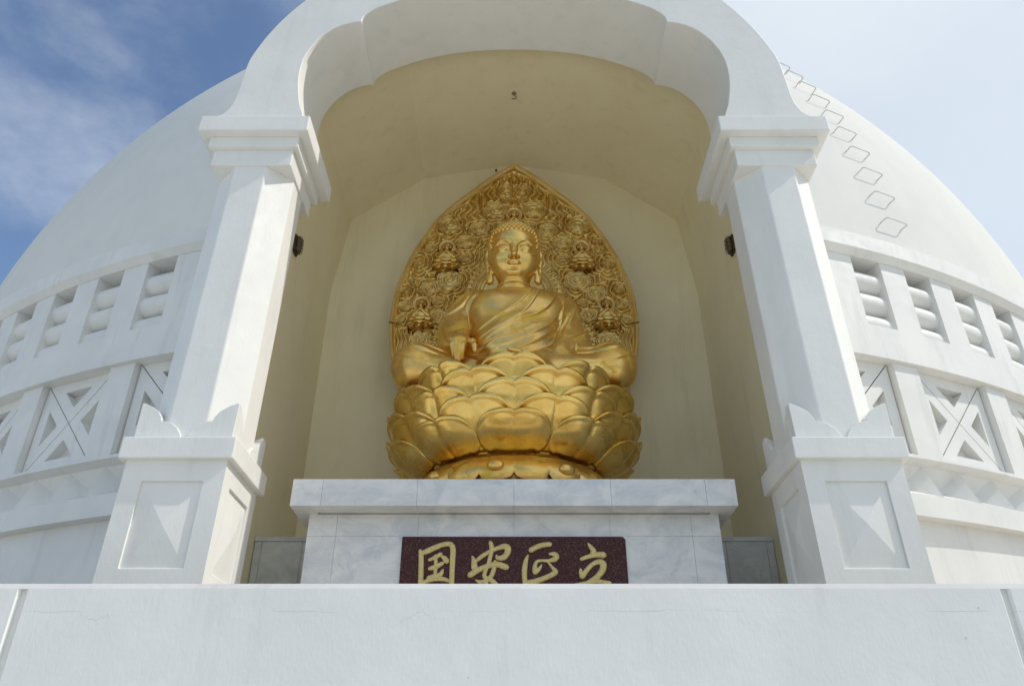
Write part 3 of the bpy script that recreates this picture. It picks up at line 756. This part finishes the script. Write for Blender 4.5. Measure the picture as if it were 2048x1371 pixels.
    for row in range(15):
        e = R_(-38+8.1*row); n = max(3, int(2*math.pi*.30*math.cos(e)/.053))
        for i in range(n):
            a = 2*math.pi*(i+.5*(row % 2))/n; a = (a+math.pi) % (2*math.pi)-math.pi
            p, c = skull(a, e)
            line = .150+.035*math.cos(a*1.6) if abs(a) < 1.05 else .147-(abs(a)-1.05)*1.35     # hairline drops by the temples
            if abs(a) < 1.75 and p.z < line: continue
            if abs(a) >= 1.75 and p.z < -.24: continue
            pts.append((p, c))
    for row in range(7):
        e = R_(2+14.5*row); n = max(1, int(2*math.pi*.235*math.cos(e)/.053))
        for i in range(n):
            a = 2*math.pi*(i+.5*(row % 2))/n; c = Vector((math.sin(a)*math.cos(e), math.cos(a)*math.cos(e), math.sin(e)))
            pts.append((Vector((c.x*.238, c.y*.232-.07, c.z*.186+.235)), c))
    for p, c in pts:
        rot = c.to_track_quat('Z', 'Y').to_matrix(); w = Vector(hp(*p))-Vector(L); r = .0295
        vv = [Vector(HR @ np.array(rot @ Vector((q.x*r, q.y*r, q.z*r*.95)))) + w for q in iv]
        mb.add(vv, ifc, True)
    o = mb.build('hair', M['gold'], root)
    mb = MB().add([tuple(Vector(hp(q.x*.021, .302+q.y*.014, .082+q.z*.021))-Vector(L)) for q in iv], ifc, True); mb.build('forehead_dot', M['gold'], root)
statue()

# ---------------------------------------------------------------- lotus seat
def lotus():
    L = (0, 8.15, 2.553)
    root = thing('lotus_throne', L, 'round gilded lotus throne of five tiers of cleft petals on the marble slab', 'throne')
    mb = MB().lathe([(.2, .30), (.90, .36), (.98, .43), (1.14, .62), (1.22, .95), (1.28, 1.12), (1.16, 1.28), (.9, 1.38), (0, 1.40)], 72); mb.build('core', M['lotus'], root)
    # base moulding with downturned petals
    pr = [(0, .003), (1.16, .003), (1.17, .05), (1.13, .085), (1.06, .10), (1.05, .13), (1.045, .16)]
    pr += [(1.045-.11*t**1.2+.035*math.sin(math.pi*t), .16+.20*t) for t in np.linspace(.1, 1, 8)]+[(.93, .375), (.95, .40), (.93, .425), (.5, .43)]
    MB().lathe(pr, 96).build('base', M['gold'], root, sharp=50)
    for k in range(20):
        a0 = 2*math.pi*(k+.5)/20; P = []; n, m = 11, 9; hw = math.pi/20*1.02
        for j in range(m):
            t = j/(m-1)
            for i in range(n):
                s = -1+2*i/(n-1); e = (1-abs(s)**2.4)**.5
                r = .985+.125*math.sin(math.pi*(.15+.85*t)*.62)**1.5; zz = .395-.28*t*(.72+.28*e)
                b = .030*(1-s*s)*math.sin(math.pi*min(1, .12+t*.80)); wf = .97+.03*math.sin(math.pi*.5*min(1, t*1.5))
                a = a0+hw*s*wf; r += b-.02*t*0
                P.append((r*math.sin(a), -r*math.cos(a), zz))
        mb = MB().grid(P, n, m); 
        if k % 2: # oval boss
            q = []; 
            for j in range(9):
                for i in range(16):
                    th, ph = math.pi*j/8, 2*math.pi*i/16
                    x, zq, d = .085*math.sin(th)*math.cos(ph), .058*math.sin(th)*math.sin(ph), .05*math.cos(th)
                    a = a0+x/1.14; r = 1.135+d; q.append((r*math.sin(a), -r*math.cos(a), .245+zq))
            mb.grid(q, 16, 9, True)
        mb.build('base_petal', M['gold'], root)
    # tiers: z foot, z tip, radius foot, radius mid, radius tip, half angle, offset
    T = [(.40, .745, .90, 1.18, 1.285, 18.0, 0), (.45, .905, 1.0, 1.27, 1.34, 18.5, 18), (.56, 1.06, 1.16, 1.29, 1.345, 18.5, 0),
         (.74, 1.20, 1.21, 1.29, 1.365, 18.5, 18), (.92, 1.375, 1.18, 1.23, 1.32, 18.5, 0)]
    n, m = 33, 25
    for ti, (z0, z1, r0, r1, r2, ha, off) in enumerate(T):
        P = []; B = []
        for j in range(m):
            t = j/(m-1)
            for i in range(n):
                s = -1+2*i/(n-1); u = abs(s)
                # heart outline: two round lobes and a notch
                top = .42+.58*max(0, 1-u**2.1)**.5-.085*math.exp(-(u/.11)**1.3)
                h = t*top
                wf = .62+.38*math.sin(math.pi*.5*min(1, (t*1.35))) if ti == 0 else .92+.08*math.sin(math.pi*.5*min(1, t*1.5))
                a = R_(ha)*s*wf
                r = (1-h)**2*r0+2*h*(1-h)*(2*r1-.5*(r0+r2))+h*h*r2 if ti < 9 else r0+(r2-r0)*h
                lobe = .028*math.sin(math.pi*min(1, max(0, u*1.06)))**.8*math.sin(math.pi*(.10+.82*h))+(.075 if ti == 0 else .025)*math.sin(math.pi*min(1,h*.95))*(1-u**3)
                crease = -.012*math.exp(-(u/.045)**2)*(.2+.8*h)
                rim = .024*max(sstep(.855, .90, u), sstep(.865, .905, t))
                lip = (.05 if ti < 4 else .02)*sstep(.60, 1., h)
                r += lobe+crease+rim+lip-(.018 if ti == 0 else .035)*u**2.5*(.4+.6*h)
                zz = z0+(z1-z0)*h
                P.append((r*math.sin(a), -r*math.cos(a), zz)); r -= .035+.02*(1-h)
                B.append((r*math.sin(a), -r*math.cos(a), zz-.004))
        mb = MB().grid(P, n, m); o = len(mb.v); mb.grid(B, n, m, flip=True)
        bd = [i for i in range(n)]+[j*n+n-1 for j in range(1, m)]+[(m-1)*n+i for i in range(n-2, -1, -1)]+[j*n for j in range(m-2, 0, -1)]
        for a, b in zip(bd, bd[1:]+bd[:1]): mb.f.append((a, o+a, o+b, b)); mb.sm.append(True)
        me = mb.mesh('petal', M['lotus'])
        for k in range(10):
            an = off+36*k
            if math.cos(R_(an)) < -.45: continue
            ob = link('petal', me, root); ob.rotation_euler = (0, 0, R_(an))
lotus()

# ---------------------------------------------------------------- pointed halo board in relief
OUT = [(0,8.475),(.155,8.365),(.324,8.234),(.50,8.07),(.68,7.895),(.86,7.72),(1.02,7.54),(1.165,7.34),(1.29,7.11),(1.41,6.86),(1.51,6.616),(1.62,6.228),(1.665,5.95),(1.68,5.70),(1.682,5.572),(1.668,5.37),(1.645,5.181),(1.577,4.88),(1.47,4.55),(1.33,4.2),(1.2,3.95)]
CLOUDS = [(-0.936,7.254,.2),(-0.5,7.183,.142),(-0.692,6.946,.14),(-1.191,7.015,.124),(-1.343,6.592,.206),(-0.906,6.275,.185),(-1.175,6.133,.131),(-1.50,6.10,.125),(-1.475,5.85,.112),(-1.035,5.669,.135),(-1.53,5.64,.083),(-1.24,5.284,.168),(-.122,7.934,.115),(.122,7.913,.115),(-.275,7.527,.17),(.285,7.542,.176),(-1.192,6.835,.083),(.936,7.254,.205),(.488,7.155,.14),(.703,6.932,.138),(1.199,6.973,.115),(1.33,6.578,.2),(.884,6.262,.183),(1.142,6.04,.15),(1.455,6.133,.125),(1.475,5.88,.112),(1.016,5.694,.13),(1.535,5.62,.08),(1.251,5.29,.165),(1.212,6.808,.079),(-.69,6.66,.085),(.70,6.66,.085),(-.111,7.72,.059),(.129,7.72,.059),(-1.037,5.93,.08),(.952,5.90,.08),(-.75,5.45,.12),(.75,5.45,.12),(-1.2,4.95,.14),(1.2,4.95,.14)]
SMALL = [(0,7.205),(-.954,6.60),(.962,6.60),(-1.262,5.63),(1.262,5.63)]
def halo():
    Yp = 8.95; L = (0, 9.0, 3.95)
    root = thing('halo_board', L, 'tall pointed gilded halo board carved with clouds and little Buddhas behind the statue', 'halo')
    oc = catmull(OUT, 8); oz, ox = oc[::-1, 1], oc[::-1, 0]
    half = lambda z: np.interp(z, oz, ox, left=1.2, right=0.)
    hs = .0095
    X, Z = np.meshgrid(np.arange(-1.7, 1.7001, hs), np.arange(3.95, 8.48, hs), indexing='ij')
    D, _, _ = polydist(np.abs(X), Z, OUT); D = np.where(np.abs(X) < half(Z), D, -D)
    # concentric scalloped waves round the clouds
    best = np.full(X.shape, 9.); r_at = np.zeros(X.shape)
    for i, (cx, cz, r) in enumerate(CLOUDS):
        dx, dz = X-cx, Z-cz; a = np.arctan2(dz, dx)+i*1.3; q = np.hypot(dx, dz)
        sc = .80+.20*np.abs(np.sin(a*(3.0 if r > .13 else 2.5)))**.7
        e = q/sc-r*1.0; m = e < best; best = np.where(m, e, best)
    ridge = lambda ph: (1-np.abs(2*(ph-np.floor(ph))-1))**.8
    groove = lambda ph, w=.19: 1-np.exp(-((ph-np.floor(ph)-.5)/w)**2)
    scal = .045*groove(best/.066)-.006
    hw = np.maximum(half(Z)-.04, .02); ph = np.abs(X)/hw
    wv = .020*np.sin(Z*17+ph*6)+.016*np.sin(Z*29+2)
    fl = .046*groove((np.abs(X)+wv)/(.05+.55*np.clip((8.35-Z)/1.2, 0, 1)*.075+.012)+3.2*(1-ph)*np.clip(8.4-Z, 0, 1)*.6)-.006
    edge = sstep(.26, .16, D)*sstep(7.9, 7.2, Z)*.0
    el = .044*groove((D+.016*np.sin(Z*21))/.052)-.006
    up = sstep(7.30, 7.45, Z+.12*np.abs(X)-.05)*sstep(.02, .10, best)
    low = sstep(.34, .26, D)*sstep(5.52, 5.42, Z); low = np.maximum(low, sstep(.17, .12, D)*sstep(.03, .06, best))
    Hh = scal*(1-up)+fl*up; Hh = Hh*(1-low)+el*low
    # round halo rings behind the head and the body
    def ring(cx, cz, R, Hh, head):
        q = np.hypot(X-cx, Z-cz); a = np.arctan2(Z-cz, X-cx); m = sstep(R+.014, R+.004, q)
        g = np.full(X.shape, .020)
        teeth = np.clip(1.6*np.cos(a*R/.044*math.pi*.5*2)+.4, 0, 1)*sstep(R-.070, R-.062, q)*sstep(R, R-.01, q)
        g += .024*teeth+.020*np.exp(-((q-R+.088)/.011)**2)*(.5+.5*np.cos(a*R/.028*math.pi))
        for d in ((.14, .20, .225) if head else (.14,)): g += .022*np.exp(-((q-R+d)/.011)**2)
        if not head: m = m*sstep(R-.20, R-.19, q)
        return Hh*(1-m)+g*m
    Hh = ring(0, 5.05, 1.13, Hh, False); Hh = ring(0, 6.05, .67, Hh, True)
    Hh = Hh*sstep(0, .09, D)
    keep = (D > .02)
    idx = np.full(X.shape, -1, np.int32); idx[keep] = np.arange(keep.sum())
    V = np.stack([X[keep], Yp-Hh[keep], Z[keep]], -1)
    F = np.stack([idx[:-1, :-1], idx[1:, :-1], idx[1:, 1:], idx[:-1, 1:]], -1).reshape(-1, 4); F = F[(F >= 0).all(1)]
    link('relief', np_mesh('relief', V-L, F, M['relief']), root)
    # solid board and raised rim
    full = np.concatenate([oc[::-1], (oc*[-1, 1])[1:]])
    mb = MB().prism([tuple(q) for q in full[::2]], Yp+.012, Yp+.14, 'y'); sub(mb, L).build('board', M['rim'], root)
    mb = MB(); n = len(full); t = np.gradient(full, axis=0); t /= np.linalg.norm(t, axis=1)[:, None]; nr = np.stack([t[:, 1], -t[:, 0]], -1)
    pts = []
    for i in range(n):
        for w, y in ((0, Yp+.14), (.004, Yp-.02), (-.014, Yp-.052), (-.045, Yp-.058), (-.066, Yp-.035), (-.072, Yp-.03), (-.085, Yp-.038), (-.095, Yp-.02), (-.095, Yp+.02)):
            q = full[i]+nr[i]*w; s0 = 1 if full[i, 0] >= 0 else -1
            pts.append((max(q[0]*s0, 0)*s0 if abs(full[i, 0]) > 0 else 0, y, q[1]))
    mb.grid(pts, 9, n); sub(mb, L).build('rim', M['rim'], root, sharp=35)
    # split across the board at knee height
    for s in (-1, 1): sub(MB().tube([(s*1.685, Yp-.055, 5.585), (s*1.63, Yp-.062, 5.575), (s*1.58, Yp-.058, 5.56), (s*1.50, Yp-.045, 5.545)], [.008, .007, .006, .002], 6), L).build('crack', M['dark'], root)
    # clouds: scalloped rosettes in three steps with a curl in the middle
    for i, (cx, cz, r) in enumerate(CLOUDS):
        r = min(r, max(.07, (float(half(cz))-.10-abs(cx))/1.02))
        na, nt = 90, 26; lob = 7 if r > .15 else 6 if r > .1 else 5; a0 = rng.uniform(0, 6.28); fl = 1 if cx > 0 else -1; pts = []
        qx, qz = .10*r*math.cos(a0), .10*r*math.sin(a0); a1 = rng.uniform(0, 6.28)
        for j in range(nt):
            t = 1-j/(nt-1)
            for k in range(na):
                a = 2*math.pi*k/na
                aw = a+.30*math.sin(a+a1)+.12*math.sin(2*a+a0)
                sc = 1-.24*(1-abs(math.sin((aw+a0)*lob/2))**.55)*max(0, (t-.30)/.70)**.6
                R = r*t*sc*(1+.07*math.sin(a*2+i)*t)
                st = .026+.014*sstep(.985, .95, t)-.018*math.exp(-((t-.86)/.035)**2)+.007*sstep(.86, .84, t)-.016*math.exp(-((t-.60)/.035)**2)
                sp = (t/.30-a*fl/(2*math.pi)) % 1.0                                   # rolled-up curl
                st -= .017*math.exp(-((sp-.5)/.17)**2)*sstep(.57, .50, t)*sstep(.03, .09, t)-.008*sstep(.60, .2, t)
                if t > .985: st = -.02
                pts.append((cx+qx*(1-t)+fl*R*math.cos(a)*1.08, Yp-.016-st*(.85+r*.9), cz+qz*(1-t)+R*math.sin(a)*.94))
        mb = MB().grid(pts, na, nt, True); sub(mb, L).build('cloud', M['relief'], root)
    # five little Buddhas on cloud seats
    f = Field((-.22, -.2, -.33), (.22, .08, .24), .0075)
    E = f.ell
    E((0, -.02, -.03), (.095, .07, .12), .01); E((0, -.035, .165), (.056, .055, .068), .015); E((0, -.02, .226), (.030, .03, .026), .01)
    for s in (-1, 1): E((s*.020, -.088, .175), (.014, .008, .006), .004); E((s*.060, -.03, .145), (.012, .018, .034), .006)
    E((0, -.092, .155), (.009, .014, .018), .006); E((0, -.085, .128), (.018, .01, .006), .004); f.cap((0, -.02, .07), (0, -.03, .13), .03, k=.02)
    for s in (-1, 1):
        f.cap((s*.085, -.02, .045), (s*.12, -.03, -.07), .038, .034, .02); f.cap((s*.12, -.04, -.07), (s*.012, -.105, .005), .032, .02, .015)
        f.cap((s*.05, -.04, -.135), (s*.15, -.06, -.145), .05, .042, .02); f.cap((s*.14, -.08, -.155), (-s*.05, -.11, -.15), .036, .03, .015)
        E((s*.11, -.05, -.255), (.058, .055, .042), .01); E((s*.165, -.04, -.22), (.04, .045, .03), .01); f.torus((s*.10, -.09, -.255), .028, .011, .008)
    f.cap((0, -.115, .0), (0, -.11, .055), .016, .01, .015)
    E((0, -.07, -.26), (.062, .06, .05), .01); E((0, -.03, -.195), (.15, .07, .022), .01); f.torus((0, -.12, -.26), .03, .012, .008)
    V, F = f.mesh(1); fig = np_mesh('figure', V, F, M['relief'])
    disc = [(0, .0), (.088, 0), (.09, .010), (.098, .012), (.102, 0), (.118, .0), (.122, .012), (.134, .012), (.138, 0), (.14, -.03)]
    dm = MB(); n = 40
    dm.grid([(r*math.cos(2*math.pi*k/n), -h, r*math.sin(2*math.pi*k/n)) for r, h in disc for k in range(n)], n, len(disc), True)
    dme = dm.mesh('halo_disc', M['rim'])
    for x, z in SMALL:
        o = link('small_buddha', fig, root, loc=Vector((x, Yp-.05, z+.10))-Vector(L)); o.scale = (.9, .9, .9)
        link('halo_disc', dme, o, loc=(0, .005, .17))
halo()
CLOUD, SKYS, SUNE, EXPO, SG = (4.7, 5.1, 5.45, 1), .15, 2.4, 0.22, (.30, .74)

# ---------------------------------------------------------------- sky, sun, camera
EL, AZ = R_(46), R_(8.5)           # the sun stands to the right, barely in front of the facade
sd = Vector((math.cos(EL)*math.cos(AZ), -math.cos(EL)*math.sin(AZ), math.sin(EL)))
w = bpy.data.worlds.new('World'); scene.world = w; w.use_nodes = True
nt = w.node_tree; bg = nt.nodes['Background']; N = lambda t, **k: nt.nodes.new(t)
sky = N('ShaderNodeTexSky'); sky.sky_type = 'NISHITA'; sky.sun_disc = False; sky.sun_elevation = EL
sky.sun_rotation = math.atan2(sd.x, sd.y); sky.altitude = 900; sky.air_density = 1.0; sky.dust_density = .5; sky.ozone_density = 1.5
tc = N('ShaderNodeTexCoord'); lk = nt.links.new
def mth(op, a, b=0., c=0.):
    n = N('ShaderNodeMath'); n.operation = op
    for i, q in enumerate((a, b, c)):
        if hasattr(q, 'links'): lk(q, n.inputs[i])
        else: n.inputs[i].default_value = q
    return n.outputs[0]
def mr(f, a, b, lo=0., hi=1.):
    n = N('ShaderNodeMapRange'); n.interpolation_type = 'SMOOTHSTEP'; lk(f, n.inputs[0])
    for i, q in zip((1, 2, 3, 4), (a, b, lo, hi)): n.inputs[i].default_value = q
    return n.outputs[0]
def nz(scale, rot, sc, det=7., rough=.6, dist=0., loc=(0, 0, 0)):
    mp = N('ShaderNodeMapping'); lk(tc.outputs['Generated'], mp.inputs[0]); mp.inputs['Rotation'].default_value = rot; mp.inputs['Scale'].default_value = scale; mp.inputs['Location'].default_value = loc
    n = N('ShaderNodeTexNoise'); lk(mp.outputs[0], n.inputs['Vector']); n.inputs['Scale'].default_value = sc; n.inputs['Detail'].default_value = det
    n.inputs['Roughness'].default_value = rough; n.inputs['Distortion'].default_value = dist; return n.outputs['Fac']
cir = mr(nz((1, .80, 1.25), (.2, .5, .6), 3.4, 9, .60, .22, (3.7, .2, 2.6)), .40, .80, .0, .44)      # thin cirrus
veil = mr(nz((1, 1, 1), (0, 0, .3), 1.3, 4), .35, .8, .0, .10)
dot = N('ShaderNodeVectorMath'); dot.operation = 'DOT_PRODUCT'; lk(tc.outputs['Generated'], dot.inputs[0]); dot.inputs[1].default_value = sd
glow = mr(dot.outputs['Value'], SG[0], SG[1], 0., .93)                                  # bright thin cloud round the sun
glow = mth('MULTIPLY', glow, mr(nz((1, 1, 1.4), (.4, .1, .2), 2.2, 5, .5), .35, .65, .86, 1.))
inv = mth('MULTIPLY', mth('MULTIPLY', mth('SUBTRACT', 1., cir), mth('SUBTRACT', 1., veil)), mth('SUBTRACT', 1., glow))
fac = mth('SUBTRACT', 1., inv)
cl = N('ShaderNodeMix'); cl.data_type = 'RGBA'; lk(fac, cl.inputs[0]); lk(sky.outputs[0], cl.inputs[6]); cl.inputs[7].default_value = CLOUD
lk(cl.outputs[2], bg.inputs[0]); bg.inputs[1].default_value = SKYS
su = bpy.data.lights.new('sun', 'SUN'); su.energy = SUNE; su.angle = R_(.53); su.color = (1, .955, .89)
so = bpy.data.objects.new('sun', su); COL.objects.link(so); so.rotation_euler = (-sd).to_track_quat('-Z', 'Y').to_euler(); so.location = (30, -5, 30)
cam = bpy.data.cameras.new('camera'); co = bpy.data.objects.new('camera', cam); COL.objects.link(co)
cam.sensor_width = 36; cam.lens = 36*1560/2048; cam.clip_start = .05; cam.clip_end = 10000; cam.shift_x = -4/2048
co.location = (0, 0, 0); co.rotation_euler = (R_(90+30.6), 0, 0); scene.camera = co
vs = scene.view_settings; vs.view_transform = 'Standard'; vs.look = 'None'; vs.gamma = 1; vs.exposure = EXPO
scene.cycles.max_bounces = 12; scene.cycles.diffuse_bounces = 6; scene.cycles.glossy_bounces = 6
